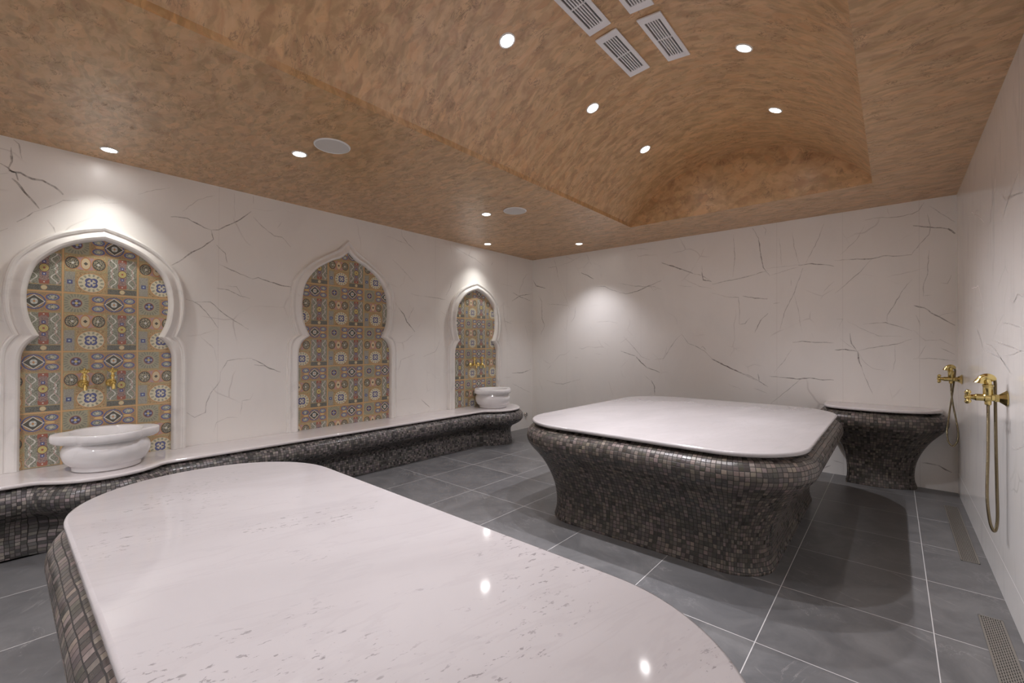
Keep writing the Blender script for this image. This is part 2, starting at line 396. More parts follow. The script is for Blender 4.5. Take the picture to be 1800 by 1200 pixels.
def tube(bm, pts, r, n=10, caps=True):
    uvl = bm.loops.layers.uv.verify(); pts = [Vector(p) for p in pts]
    t0 = (pts[1] - pts[0]).normalized(); a = t0.orthogonal().normalized(); rings = []; L = 0; Ls = []
    for i, p in enumerate(pts):
        t = (pts[min(i + 1, len(pts) - 1)] - pts[max(i - 1, 0)]).normalized()
        a = (a - t * a.dot(t)).normalized(); b_ = t.cross(a)
        rr = r[i] if isinstance(r, (list, tuple)) else r
        if i: L += (p - pts[i - 1]).length
        Ls.append(L)
        rings.append([bm.verts.new(p + (a * math.cos(2 * PI * k / n) + b_ * math.sin(2 * PI * k / n)) * rr) for k in range(n)])
    for i in range(len(rings) - 1):
        for k in range(n):
            f = bm.faces.new((rings[i][k], rings[i][(k + 1) % n], rings[i + 1][(k + 1) % n], rings[i + 1][k])); f.smooth = True
            for l, (uu, vv) in zip(f.loops, ((k / n, Ls[i]), ((k + 1) / n, Ls[i]), ((k + 1) / n, Ls[i + 1]), (k / n, Ls[i + 1]))): l[uvl].uv = (uu, vv)
    if caps: bm.faces.new(rings[0]); bm.faces.new(rings[-1])

# ------------------------------------------------------------------ the room
# veins of the wall marble: (width in mm, strength, [(along the wall, height), ...]), in metres on each wall
V_BACK = [(5, 0.9, [(0.919, 2.403), (1.017, 2.359), (1.129, 2.292)]), (6, 0.95, [(2.148, 2.406), (2.261, 2.356), (2.442, 2.275), (2.548, 2.223)]), (3, 0.6, [(2.548, 2.223), (2.651, 2.189), (2.762, 2.109)]), (6, 0.9, [(2.655, 2.236), (2.669, 2.134), (2.767, 2.102)]), (2, 0.5, [(2.655, 2.311), (2.662, 2.235)]), (3, 0.6, [(2.773, 2.071), (2.871, 2.085), (3.059, 2.108), (3.258, 2.144)]), (4, 0.8, [(1.538, 2.059), (1.666, 2.037), (1.805, 2.06), (1.94, 2.108), (2.148, 2.175)]), (3, 0.6, [(1.176, 2.177), (1.315, 2.166), (1.435, 2.102), (1.538, 2.067)]), (3, 0.55, [(1.538, 2.192), (1.722, 2.144), (1.887, 2.113), (2.045, 2.104), (2.148, 2.058)]), (2, 0.4, [(1.993, 2.109), (2.032, 2.05), (2.097, 2.075)]), (3, 0.6, [(0.309, 2.544), (0.472, 2.547), (0.491, 2.412), (0.519, 2.336)]), (2, 0.4, [(0.472, 2.547), (0.735, 2.589), (0.919, 2.652)]), (2, 0.35, [(0.418, 2.746), (0.472, 2.547)]), (2, 0.3, [(0.519, 2.336), (0.615, 2.108), (0.719, 1.87), (0.685, 1.785)]), (5, 0.8, [(-0.035, 2.378), (0.075, 2.279), (0.265, 2.224)]), (4, 0.65, [(0.121, 2.113), (0.19, 2.018), (0.191, 1.745), (0.244, 1.637), (0.169, 1.488)]), (3, 0.5, [(0.291, 1.975), (0.492, 1.955), (0.685, 1.929)]), (3, 0.5, [(0.821, 1.893), (0.804, 1.751), (0.737, 1.667)]), (2, 0.4, [(1.001, 2.698), (1.059, 2.564), (0.952, 2.464)]), (2, 0.4, [(1.059, 2.564), (1.113, 2.474)]), (2, 0.4, [(1.652, 2.636), (1.832, 2.637), (1.993, 2.602)]), (2, 0.35, [(1.177, 1.659), (1.376, 1.667), (1.523, 1.635)]), (4, 0.75, [(1.559, 1.245), (1.723, 1.195), (1.806, 1.166)]), (7, 1, [(1.792, 1.165), (1.86, 1.095), (1.946, 1.026)]), (5, 0.85, [(1.946, 1.026), (2.045, 1), (2.128, 0.966)]), (3, 0.5, [(1.61, 1.443), (1.751, 1.299), (1.874, 1.167), (1.993, 1.129)]), (3, 0.5, [(2.058, 1.138), (2.173, 1.153), (2.248, 1.277), (2.334, 1.4), (2.407, 1.467)]), (3, 0.6, [(2.407, 1.467), (2.489, 1.351), (2.582, 1.316), (2.684, 1.258), (2.773, 1.162)]), (6, 0.95, [(2.766, 1.166), (2.848, 1.123), (2.975, 1.059), (3.129, 0.987)]), (3, 0.6, [(3.129, 0.987), (3.257, 0.928)]), (3, 0.5, [(2.628, 1.281), (2.662, 1.316), (2.706, 1.263)]), (5, 0.8, [(2.006, 0.86), (2.051, 0.775), (2.053, 0.67)]), (2, 0.5, [(1.914, 0.918), (1.993, 0.859)]), (3, 0.6, [(0.294, 0.767), (0.458, 0.731), (0.6, 0.725), (0.755, 0.777), (0.906, 0.814)]), (2, 0.5, [(0.283, 0.931), (0.378, 1.009)]), (2, 0.45, [(2.954, 0.867), (3.088, 0.819)]), (2, 0.4, [(2.346, 2.091), (2.536, 2.058)]), (2, 0.4, [(2.442, 2.162), (2.628, 2.055), (2.762, 2.021)]), (3, 0.45, [(2.773, 1.962), (2.934, 1.905), (3.069, 1.889), (3.079, 1.751), (3.075, 1.573)]), (3, 0.5, [(3.079, 1.573), (3.139, 1.582), (3.189, 1.647)]), (2, 0.35, [(1.301, 1.365), (1.406, 1.297)]), (2, 0.3, [(1.146, 1.199), (1.27, 1.193)]), (2, 0.4, [(0.805, 1.137), (0.879, 1.138)]), (2, 0.35, [(1.667, 1.429), (1.553, 1.351)]), (2, 0.35, [(1.377, 0.812), (1.451, 0.603)]), (2, 0.35, [(1.667, 1.116), (1.553, 1.007)]), (2, 0.3, [(0.125, 0.773), (0.22, 0.582)]), (2, 0.3, [(-0.07, 0.886), (-0.023, 0.919)]), (2, 0.35, [(0.563, 1.643), (0.651, 1.539), (0.685, 1.785)]), (2, 0.3, [(2.559, 0.855), (2.563, 0.803)]), (3, 0.5, [(3.008, 2.136), (3.029, 2.38), (3.014, 2.64)]), (4, 0.75, [(3.216, 2.68), (3.278, 2.554), (3.293, 2.411), (3.326, 2.212), (3.392, 2.109)]), (2, 0.5, [(3.326, 2.676), (3.355, 2.639), (3.345, 2.565)]), (3, 0.6, [(3.079, 2.102), (3.219, 2.137), (3.373, 2.175)]), (2, 0.4, [(3.354, 2.198), (3.521, 2.201), (3.681, 2.203)]), (2, 0.45, [(3.392, 2.113), (3.539, 2.151), (3.681, 2.183)]), (4, 0.75, [(3.664, 2.199), (3.784, 2.202), (3.9, 2.178), (3.978, 2.151)]), (2, 0.5, [(3.608, 2.565), (3.629, 2.385), (3.672, 2.211)]), (2, 0.4, [(3.485, 2.522), (3.507, 2.213)]), (3, 0.45, [(3.893, 2.608), (3.851, 2.475), (3.775, 2.304), (3.733, 2.218)]), (3, 0.5, [(3.707, 2.165), (3.654, 2.01), (3.628, 1.909), (3.538, 1.707), (3.484, 1.488)]), (2, 0.4, [(3.619, 1.91), (3.671, 1.659), (3.693, 1.474)]), (3, 0.55, [(3.593, 2.058), (3.596, 1.984)]), (4, 0.75, [(3.11, 1.904), (3.238, 1.869), (3.369, 1.854)]), (3, 0.6, [(3.425, 1.797), (3.49, 1.804)]), (4, 0.7, [(3.372, 1.689), (3.296, 1.61), (3.238, 1.471)]), (5, 0.8, [(3.381, 0.982), (3.519, 0.974), (3.644, 0.964), (3.764, 0.982), (3.848, 0.97), (3.975, 0.971)]), (3, 0.55, [(3.679, 0.961), (3.555, 0.83), (3.399, 0.674)]), (2, 0.45, [(3.6, 1.289), (3.519, 1.141), (3.428, 1.022)]), (4, 0.65, [(3.609, 1.361), (3.697, 1.375), (3.816, 1.361), (3.976, 1.357)]), (4, 0.8, [(3.27, 1.005), (3.282, 0.919), (3.371, 0.864)]), (3, 0.6, [(3.078, 1.007), (3.178, 0.983), (3.282, 0.919)]), (2, 0.5, [(3.227, 0.839), (3.362, 0.788)]), (4, 0.7, [(3.984, 2.211), (4.137, 2.204), (4.287, 2.193), (4.373, 2.21), (4.472, 2.194), (4.578, 2.195)]), (3, 0.5, [(4.284, 2.19), (4.197, 2.076), (4.075, 1.953), (3.983, 1.869)]), (3, 0.55, [(4.229, 2.587), (4.331, 2.591), (4.459, 2.573), (4.581, 2.581), (4.628, 2.604), (4.668, 2.677)]), (2, 0.4, [(4.403, 2.676), (4.414, 2.609)]), (2, 0.4, [(4.228, 2.53), (4.168, 2.406), (4.029, 2.261)]), (2, 0.5, [(3.977, 1.995), (3.891, 1.899)]), (3, 0.6, [(4.578, 2.198), (4.634, 2.289), (4.699, 2.368), (4.706, 2.456), (4.687, 2.557)]), (5, 0.8, [(4.588, 2.468), (4.699, 2.436), (4.776, 2.417), (4.826, 2.397)]), (8, 1, [(4.823, 2.401), (4.85, 2.374), (4.87, 2.346)]), (2, 0.5, [(4.7, 2.634), (4.776, 2.549), (4.87, 2.453)]), (3, 0.55, [(4.58, 1.96), (4.512, 1.861), (4.456, 1.736), (4.4, 1.629), (4.397, 1.564)]), (3, 0.55, [(4.211, 1.541), (4.285, 1.549), (4.386, 1.555), (4.483, 1.515), (4.581, 1.468)]), (5, 0.85, [(4.59, 1.711), (4.665, 1.683)]), (5, 0.75, [(4.665, 1.683), (4.735, 1.615), (4.798, 1.568), (4.867, 1.514)]), (2, 0.45, [(4.754, 1.596), (4.811, 1.625), (4.867, 1.631)]), (3, 0.5, [(4.699, 2.218), (4.685, 1.989), (4.659, 1.903), (4.656, 1.791)]), (2, 0.4, [(4.656, 1.796), (4.717, 1.8)]), (2, 0.35, [(4.401, 1.999), (4.607, 2.042), (4.685, 2.06)]), (5, 0.8, [(3.982, 1.284), (4.073, 1.289), (4.165, 1.27)]), (3, 0.6, [(4.165, 1.27), (4.255, 1.304), (4.371, 1.327), (4.469, 1.345), (4.575, 1.391)]), (4, 0.7, [(4.108, 1.457), (4.12, 1.351), (4.165, 1.27)]), (5, 0.8, [(4.168, 1.274), (4.183, 1.16), (4.21, 1.075)]), (3, 0.5, [(4.21, 1.075), (4.254, 0.935), (4.29, 0.84)]), (2, 0.4, [(4.173, 1.265), (4.225, 1.161), (4.284, 1.106), (4.384, 1.082)]), (2, 0.4, [(4.027, 1.4), (4.097, 1.332), (4.165, 1.278)]), (2, 0.45, [(3.995, 1.602), (4.051, 1.6), (4.019, 1.527)]), (2, 0.4, [(4.09, 1.574), (4.211, 1.494), (4.328, 1.426), (4.51, 1.415)]), (3, 0.5, [(4.584, 1.203), (4.695, 1.213), (4.866, 1.196)]), (2, 0.4, [(4.676, 1.333), (4.617, 1.211)]), (2, 0.45, [(4.709, 1.462), (4.728, 1.439)]), (2, 0.4, [(4.455, 1.333), (4.458, 1.186), (4.434, 1.075)]), (2, 0.5, [(4.772, 1.307), (4.866, 1.251)]), (2, 0.35, [(4.585, 1.477), (4.67, 1.378), (4.772, 1.386), (4.866, 1.32)]), (2, 0.4, [(4.774, 1.91), (4.818, 1.897), (4.846, 1.973)]), (2, 0.4, [(3.782, 1.462), (3.799, 1.411)]), (2, 0.35, [(4.605, 1.62), (4.638, 1.503)]), (5, 0.7, [(4.641, 0.232), (4.708, 0.231), (4.756, 0.227)]), (7, 0.85, [(4.756, 0.227), (4.798, 0.198), (4.842, 0.179)]), (4, 0.6, [(3.953, 0.251), (3.983, 0.242)]), (4, 0.6, [(3.883, 0.037), (3.945, 0.081)]), (3, 0.5, [(3.968, 0.137), (4.057, 0.12)])]
V_LEFT = [(3, 0.5, [(-5.611, 2.701), (-5.586, 2.668), (-5.571, 2.571)]), (5, 0.7, [(-5.621, 2.634), (-5.617, 2.541), (-5.631, 2.494)]), (6, 0.85, [(-5.668, 2.514), (-5.634, 2.495), (-5.616, 2.472), (-5.578, 2.478), (-5.523, 2.451), (-5.475, 2.454), (-5.418, 2.426), (-5.375, 2.382)]), (6, 0.8, [(-5.63, 2.479), (-5.599, 2.472), (-5.588, 2.422)]), (5, 0.8, [(-5.616, 2.43), (-5.577, 2.383), (-5.533, 2.319), (-5.489, 2.254)]), (3, 0.4, [(-5.668, 2.443), (-5.634, 2.459)]), (4, 0.6, [(-5.593, 2.143), (-5.561, 2.173), (-5.518, 2.226)]), (3, 0.4, [(-5.518, 2.226), (-5.444, 2.281), (-5.375, 2.342), (-5.299, 2.364)]), (3, 0.4, [(-5.451, 2.186), (-5.42, 2.137), (-5.41, 2.1)]), (2, 0.3, [(-5.361, 2.613), (-5.313, 2.616)]), (2, 0.3, [(-5.185, 2.366), (-5.062, 2.399)]), (2, 0.4, [(-4.969, 2.489), (-4.883, 2.54), (-4.762, 2.598)]), (3, 0.5, [(-5.665, 2.067), (-5.631, 2.093)]), (4, 0.75, [(-4.76, 2.361), (-4.694, 2.371), (-4.646, 2.373), (-4.584, 2.345), (-4.527, 2.319), (-4.476, 2.31)]), (4, 0.85, [(-4.476, 2.31), (-4.424, 2.321), (-4.333, 2.388), (-4.254, 2.449), (-4.165, 2.542)]), (4, 0.8, [(-4.476, 2.31), (-4.46, 2.233), (-4.554, 2.139), (-4.61, 2.1), (-4.678, 2.028), (-4.751, 1.969)]), (3, 0.6, [(-4.751, 1.969), (-4.737, 1.914), (-4.717, 1.827)]), (2, 0.5, [(-4.651, 2.102), (-4.61, 2.1)]), (3, 0.6, [(-4.438, 2.188), (-4.37, 2.126), (-4.354, 2.041)]), (3, 0.6, [(-4.417, 2.023), (-4.361, 2.001), (-4.251, 1.957), (-4.153, 1.927)]), (4, 0.9, [(-4.153, 1.923), (-4.103, 1.944), (-3.999, 1.913), (-3.892, 1.89), (-3.799, 1.886)]), (3, 0.6, [(-4.435, 1.814), (-4.344, 1.805), (-4.25, 1.76), (-4.169, 1.743)]), (2, 0.4, [(-4.375, 1.837), (-4.282, 1.843), (-4.226, 1.744)]), (3, 0.7, [(-4.676, 1.708), (-4.607, 1.688), (-4.558, 1.658), (-4.493, 1.577), (-4.421, 1.469)]), (3, 0.65, [(-4.593, 1.681), (-4.479, 1.689), (-4.404, 1.617), (-4.296, 1.535), (-4.18, 1.463)]), (2, 0.3, [(-4.421, 1.46), (-4.549, 1.406), (-4.647, 1.396)]), (2, 0.3, [(-4.549, 1.389), (-4.447, 1.287), (-4.432, 1.184)]), (3, 0.5, [(-4.401, 1.079), (-4.348, 1.182), (-4.262, 1.197), (-4.149, 1.198)]), (4, 0.85, [(-4.149, 1.191), (-4.081, 1.156), (-3.994, 1.097), (-3.899, 1.061)]), (3, 0.6, [(-4.132, 1.139), (-4.047, 1.127), (-3.977, 1.097)]), (3, 0.55, [(-4.401, 1.087), (-4.403, 1.01), (-4.474, 0.903), (-4.503, 0.829), (-4.509, 0.745), (-4.587, 0.712), (-4.643, 0.76)]), (2, 0.4, [(-4.45, 0.57), (-4.428, 0.649), (-4.345, 0.682), (-4.267, 0.672)]), (2, 0.35, [(-4.243, 0.696), (-4.228, 0.82), (-4.163, 0.823), (-4.138, 0.884)]), (3, 0.5, [(-4.148, 2.496), (-4.072, 2.424), (-3.967, 2.355), (-3.894, 2.355), (-3.811, 2.273)]), (2, 0.5, [(-4.15, 2.71), (-4.149, 2.618)]), (2, 0.3, [(-4.303, 2.67), (-4.299, 2.44)]), (2, 0.4, [(-4.681, 2.423), (-4.571, 2.549), (-4.448, 2.618)]), (2, 0.4, [(-3.94, 2.432), (-3.895, 2.508)]), (3, 0.6, [(-2.538, 2.707), (-2.525, 2.623), (-2.446, 2.551), (-2.34, 2.481)]), (2, 0.45, [(-2.735, 2.584), (-2.65, 2.578), (-2.55, 2.554), (-2.446, 2.54)]), (2, 0.5, [(-2.661, 2.323), (-2.561, 2.262), (-2.458, 2.179), (-2.351, 2.092)]), (5, 0.85, [(-2.571, 1.763), (-2.494, 1.688), (-2.455, 1.603), (-2.335, 1.486)]), (3, 0.5, [(-2.35, 1.784), (-2.434, 1.636)]), (3, 0.6, [(-2.2, 1.929), (-2.042, 1.926), (-1.848, 1.918)]), (2, 0.35, [(-2.404, 1.944), (-2.2, 1.929)]), (3, 0.5, [(-1.724, 2.209), (-1.771, 2.072), (-1.839, 1.971)]), (3, 0.5, [(-1.71, 2.636), (-1.547, 2.585), (-1.307, 2.535), (-1.126, 2.458)]), (2, 0.5, [(-1.377, 2.7), (-1.429, 2.554), (-1.307, 2.527)]), (3, 0.6, [(-0.938, 2.55), (-0.976, 2.487)]), (2, 0.35, [(-1.774, 2.704), (-1.725, 2.461)]), (4, 0.85, [(-0.511, 2.001), (-0.317, 2.101), (-0.034, 2.154)]), (4, 0.75, [(-0.499, 2.135), (-0.294, 2.074), (-0.043, 2.037)]), (3, 0.5, [(-0.719, 1.958), (-0.697, 1.743), (-0.623, 1.5)]), (3, 0.5, [(-0.717, 1.687), (-0.51, 1.655)]), (2, 0.4, [(-0.78, 2.244), (-0.512, 2.223)]), (4, 0.8, [(-0.507, 0.893), (-0.268, 0.887), (-0.039, 0.929)]), (3, 0.4, [(-0.507, 0.732), (-0.267, 0.64), (-0.038, 0.551)]), (3, 0.4, [(-1.936, 1.379), (-2.01, 1.24), (-2.21, 1.175)]), (3, 0.35, [(-2.58, 0.99), (-2.53, 1.149), (-2.334, 1.21)]), (4, 0.6, [(-2.235, 0.65), (-2.165, 0.587), (-2.1, 0.535)]), (2, 0.35, [(-2.634, 1.839), (-2.571, 1.763)]), (2, 0.3, [(-2.578, 0.67), (-2.371, 0.673)]), (2, 0.4, [(-1.923, 1.753), (-1.831, 1.711)])]
V_RIGHT = [(3, 0.7, [(-2.608, 2.134), (-2.455, 2.088), (-2.309, 2.039), (-2.203, 1.989)]), (4, 0.7, [(-2.207, 2.124), (-2.31, 2.073), (-2.454, 2.06), (-2.723, 2.006)]), (3, 0.5, [(-2.312, 2.126), (-2.259, 2.091)]), (2, 0.4, [(-1.007, 2.307), (-1.341, 2.205), (-1.572, 2.115)]), (3, 0.45, [(-2.009, 2.271), (-1.995, 2.221), (-1.898, 2.181), (-1.806, 2.046)]), (2, 0.4, [(-0.986, 1.752), (-1.324, 1.734), (-1.531, 1.601), (-1.553, 1.545)]), (3, 0.5, [(-2.37, 1.571), (-2.485, 1.537), (-2.572, 1.57), (-2.711, 1.541)]), (3, 0.5, [(-2.186, 1.403), (-2.203, 1.448), (-2.39, 1.441), (-2.707, 1.408)]), (3, 0.5, [(-1.176, 1.466), (-1.399, 1.383), (-1.544, 1.29)]), (3, 0.5, [(-1.562, 1.347), (-1.884, 1.327), (-2.154, 1.261), (-2.43, 1.193)]), (2, 0.45, [(-2.262, 1.278), (-2.5, 1.292), (-2.705, 1.311)]), (3, 0.4, [(-1.619, 1.303), (-2.154, 1.261), (-2.383, 1.196)]), (3, 0.4, [(-2.443, 0.839), (-2.542, 0.843), (-2.694, 0.889)]), (3, 0.5, [(-1.981, 1.354), (-2.457, 1.323), (-2.704, 1.299)])]

rnd = random.Random(4)
def add_vein(bm, lay, place, w, s, pts):
    """a thin jagged vein lying in the wall's face; place(a, z, h) -> world point"""
    P = [Vector((q[0], q[1], 0)) for q in pts]; fine = []
    for a, b_ in zip(P, P[1:]):
        n = max(1, int((b_ - a).length / 0.03)); d = (b_ - a).normalized(); nn = Vector((-d.y, d.x, 0))
        for k in range(n):
            j = 0 if k == 0 else rnd.uniform(-1, 1) * 0.0035
            fine.append(a.lerp(b_, k / n) + nn * j)
    fine.append(P[-1]); N = len(fine); prev = None
    for i, p in enumerate(fine):
        d = (fine[min(i + 1, N - 1)] - fine[max(i - 1, 0)]).normalized(); nn = Vector((-d.y, d.x, 0))
        t = i / (N - 1); hw = w * 0.00115 * (0.35 + 0.65 * math.sin(PI * min(max(t, 0.03), 0.97)) ** 0.5) * rnd.uniform(0.55, 1.25)
        q = [p + nn * hw, p - nn * hw]
        vs = [bm.verts.new(place(v.x, v.y)) for v in q]
        for v in vs: v[lay] = s * (0.55 + 0.45 * math.sin(PI * t)) * rnd.uniform(0.75, 1.1)
        if prev: bm.faces.new((prev[0], vs[0], vs[1], prev[1])).material_index = 1
        prev = vs
def wall(name, boxargs, mat, veins, place, inside, joints=(), jm=None):
    bm = bmesh.new(); lay = bm.verts.layers.float.new('strength')
    box(bm, *boxargs)
    for w, s, pts in veins:
        pts = [(min(max(a, inside[0]), inside[1]), min(max(b_, 0.01), inside[2])) for a, b_ in pts]
        pts = [q for i, q in enumerate(pts) if i == 0 or (Vector(q) - Vector(pts[i - 1])).length > 1e-4]
        if len(pts) > 1: add_vein(bm, lay, place, w, s, pts)
    for (a0, z0, a1, z1, hw) in joints:
        P0 = Vector((a0, z0)); P1 = Vector((a1, z1)); d = (P1 - P0).normalized(); nn = Vector((-d.y, d.x)) * hw
        f = bm.faces.new([bm.verts.new(place(*q)) for q in (P0 + nn, P1 + nn, P1 - nn, P0 - nn)]); f.material_index = 2
    return tag(obj(name, bm, [mat, M['vein'], jm or M['seam_d']], normals=False), kind='structure')
e = 0.0006
wall('wall_back', (-0.15, W + 0.15, 0, 0.15, 0, H + 0.9), M['wall'], V_BACK, lambda a, z: (a, -e, z), (0.01, W - 0.01, H - 0.01),
     [(x, 0.0, x, H, 0.0006) for x in (0.66, 1.86, 3.46, 4.05, 4.63)])
wall('wall_left', (-0.15, 0, YF - 0.15, 0, 0, H + 0.9), M['wall'], V_LEFT, lambda a, z: (e, a, z), (YF, -0.01, H - 0.01),
     [(y, 0.0, y, H, 0.0006) for y in (-0.62, -2.02, -4.42)])
wall('wall_right', (W, W + 0.15, YF - 0.15, 0, 0, H + 0.9), M['wall_r'], V_RIGHT, lambda a, z: (W - e, a, z), (YF, -0.01, H - 0.01),
     [(0, 0.185, YF, 0.185, 0.0014)], M['seam'])
wall('wall_front', (-0.15, W + 0.15, YF - 0.15, YF, 0, H + 0.9), M['wall'], [], lambda a, z: (a, YF + e, z), (0, W, H))
bm = bmesh.new(); box(bm, -0.15, W + 0.15, YF - 0.15, 0.15, -0.12, 0)
tag(obj('floor', bm, M['floor']), kind='structure')

def vault_pt(a, y, r=VR): return (VX + r * math.sin(a), y, VZ + r * math.cos(a))
bm = bmesh.new()
A0 = -math.asin((VX - RX0) / VR); A1 = math.asin((RX1 - VX) / VR); NA = 64
xs = [0, RX0, RX1, W]; ys = [YF, RY0, RY1, 0]
for i in range(3):
    for j in range(3):
        if i == 1 and j == 1: continue
        f = bm.faces.new([bm.verts.new((x, y, H)) for x, y in ((xs[i], ys[j]), (xs[i], ys[j + 1]), (xs[i + 1], ys[j + 1]), (xs[i + 1], ys[j]))])
arc = [vault_pt(A0 + (A1 - A0) * k / NA, 0) for k in range(NA + 1)]
arc[0] = (RX0, 0, arc[0][2]); arc[-1] = (RX1, 0, arc[-1][2])
zl, zr = arc[0][2], arc[-1][2]
for a, b_ in zip(arc, arc[1:]):
    f = bm.faces.new([bm.verts.new((q[0], y, q[2])) for q, y in ((a, RY0), (b_, RY0), (b_, RY1), (a, RY1))]); f.smooth = True
for x, zz in ((RX0, zl), (RX1, zr)):
    bm.faces.new([bm.verts.new(p) for p in ((x, RY0, H), (x, RY1, H), (x, RY1, zz), (x, RY0, zz))])
for y in (RY0, RY1):
    bm.faces.new([bm.verts.new((q[0], y, q[2])) for q in arc] + [bm.verts.new((RX1, y, H)), bm.verts.new((RX0, y, H))])
bmesh.ops.remove_doubles(bm, verts=bm.verts, dist=1e-5)
for ed in bm.edges:
    if len(ed.link_faces) == 2 and ed.calc_face_angle(0) > 0.3: ed.smooth = False
# roof above, so that the ceiling has thickness
box(bm, -0.15, W + 0.15, YF - 0.15, 0.15, H + 0.75, H + 0.9)
o = obj('ceiling', bm, M['ceil'], normals=False); tag(o, kind='structure')

# ------------------------------------------------------------------ mosaic bodies and slabs
def rrect(x0, x1, y0, y1, r, bow=0.0):
    pts = []
    for cx, cy, a0 in ((x1 - r, y1 - r, 0), (x0 + r, y1 - r, 90), (x0 + r, y0 + r, 180), (x1 - r, y0 + r, 270)):
        for k in range(17):
            a = math.radians(a0 + 90 * k / 16); pts.append(Vector((cx + r * math.cos(a), cy + r * math.sin(a))))
    return pts
def resample(P, step, closed=True):
    P = list(P) + ([P[0]] if closed else []); L = [0]
    for a, b_ in zip(P, P[1:]): L.append(L[-1] + (b_ - a).length)
    n = max(4, int(L[-1] / step)); out = []; i = 0
    for k in range(n + (0 if closed else 1)):
        d = L[-1] * k / n
        while i < len(L) - 2 and L[i + 1] < d: i += 1
        t = (d - L[i]) / max(L[i + 1] - L[i], 1e-9); out.append(P[i].lerp(P[i + 1], t))
    return out, L[-1]
def normals2(P, closed=True):
    N = len(P); out = []
    for i in range(N):
        a = P[(i - 1) % N] if closed else P[max(i - 1, 0)]; b_ = P[(i + 1) % N] if closed else P[min(i + 1, N - 1)]
        d = (b_ - a).normalized(); out.append(Vector((d.y, -d.x)))
    return out
def loft(name, P, prof, mat, parent, closed=True, fixed=None):
    """side surface: outline P (counter-clockwise) at inward offsets and heights of prof, UV in metres"""
    P, L = resample(P, 0.02, closed); NN = normals2(P, closed); bm = bmesh.new(); uvl = bm.loops.layers.uv.verify()
    pr = catmull(prof, 4); rows = []; vlen = [0]
    for i, (off, z) in enumerate(pr):
        if i: vlen.append(vlen[-1] + math.hypot(off - pr[i - 1][0], z - pr[i - 1][1]))
        row = []
        for p, n in zip(P, NN):
            q = p - n * off
            if fixed: q = fixed(p, q)
            row.append(bm.verts.new((q.x, q.y, z)))
        rows.append(row)
    N = len(P); ds = L / (N if closed else N - 1)
    for i in range(len(rows) - 1):
        for k in range(N if closed else N - 1):
            k2 = (k + 1) % N
            f = bm.faces.new((rows[i][k], rows[i + 1][k], rows[i + 1][k2], rows[i][k2])); f.smooth = True
            for l, (a, b_) in zip(f.loops, ((k, i), (k, i + 1), (k + 1, i + 1), (k + 1, i))): l[uvl].uv = (a * ds, vlen[b_])
    bm.faces.new(rows[0]); bm.faces.new(rows[-1])
    return obj(name, bm, mat, parent)
def slab(name, P, z0, z1, mat, parent, closed=True, fixed=None):
    P, L = resample(P, 0.02, closed); NN = normals2(P, closed); bm = bmesh.new(); rows = []
    h = z1 - z0
    for off, z in ((0.012, z0), (0.003, z0 + h * 0.12), (0, z0 + h * 0.35), (0, z1 - h * 0.35), (0.003, z1 - h * 0.1), (0.010, z1)):
        row = []
        for p, n in zip(P, NN):
            q = p - n * off
            if fixed: q = fixed(p, q)
            row.append(bm.verts.new((q.x, q.y, z)))
        rows.append(row)
    N = len(P)
    for a, b_ in zip(rows, rows[1:]):
        for k in range(N): bm.faces.new((a[k], a[(k + 1) % N], b_[(k + 1) % N], b_[k])).smooth = True
    bm.faces.new(rows[0]); bm.faces.new(rows[-1])
    return obj(name, bm, mat, parent)
TPROF = [(0.07, 0.722), (0.035, 0.712), (-0.005, 0.695), (-0.032, 0.665), (-0.042, 0.625), (-0.034, 0.585), (-0.006, 0.545), (0.035, 0.500),
         (0.080, 0.445), (0.118, 0.385), (0.150, 0.32), (0.176, 0.25), (0.190, 0.18), (0.195, 0.11), (0.190, 0.05), (0.178, 0.012), (0.178, 0.0)]
def local(P, c): return [p - Vector(c) for p in P]

far_c = (3.135, -1.89)
t = empty('massage_table', (*far_c, 0), 'square stone massage platform by the back wall, dark mosaic body under a white marble top', 'massage table')
P = local(rrect(2.19, 4.09, -3.07, -0.70, 0.43), far_c)
loft('mosaic_body', P, TPROF, M['mos'], t)
slab('marble_top', P, 0.723, 0.75, M['slab_far'], t)
near_c = (3.17, -5.08)
t = empty('massage_table', (*near_c, 0), 'long stone massage platform in the foreground, white speckled marble top with rounded ends', 'massage table')
P = local(rrect(2.0, 4.34, -5.525, -4.645, 0.425), near_c)
loft('mosaic_body', P, TPROF, M['mos'], t)
slab('marble_top', P, 0.723, 0.75, M['slab'], t)

# corner seat against the back wall
seat_c = (4.34, -0.02)
t = empty('corner_seat', (*seat_c, 0), 'small stone seat in the right corner, mosaic pedestal under a curved white top', 'seat')
raw = [(4.785, -0.004), (4.778, -0.12), (4.72, -0.25), (4.56, -0.375), (4.32, -0.44), (4.06, -0.42), (3.95, -0.35), (3.905, -0.2), (3.90, -0.004)]
P = [Vector(q) for q in catmull(raw, 6)]; P.reverse(); P = local(P, seat_c)
lim = -0.003 - seat_c[1]
fx = lambda p, q: Vector((q.x, min(q.y, lim) if p.y < lim - 0.02 else lim))
loft('mosaic_body', P, TPROF, M['mos'], t, closed=False, fixed=fx)
slab('marble_top', P, 0.723, 0.75, M['seat'], t, closed=False, fixed=fx)

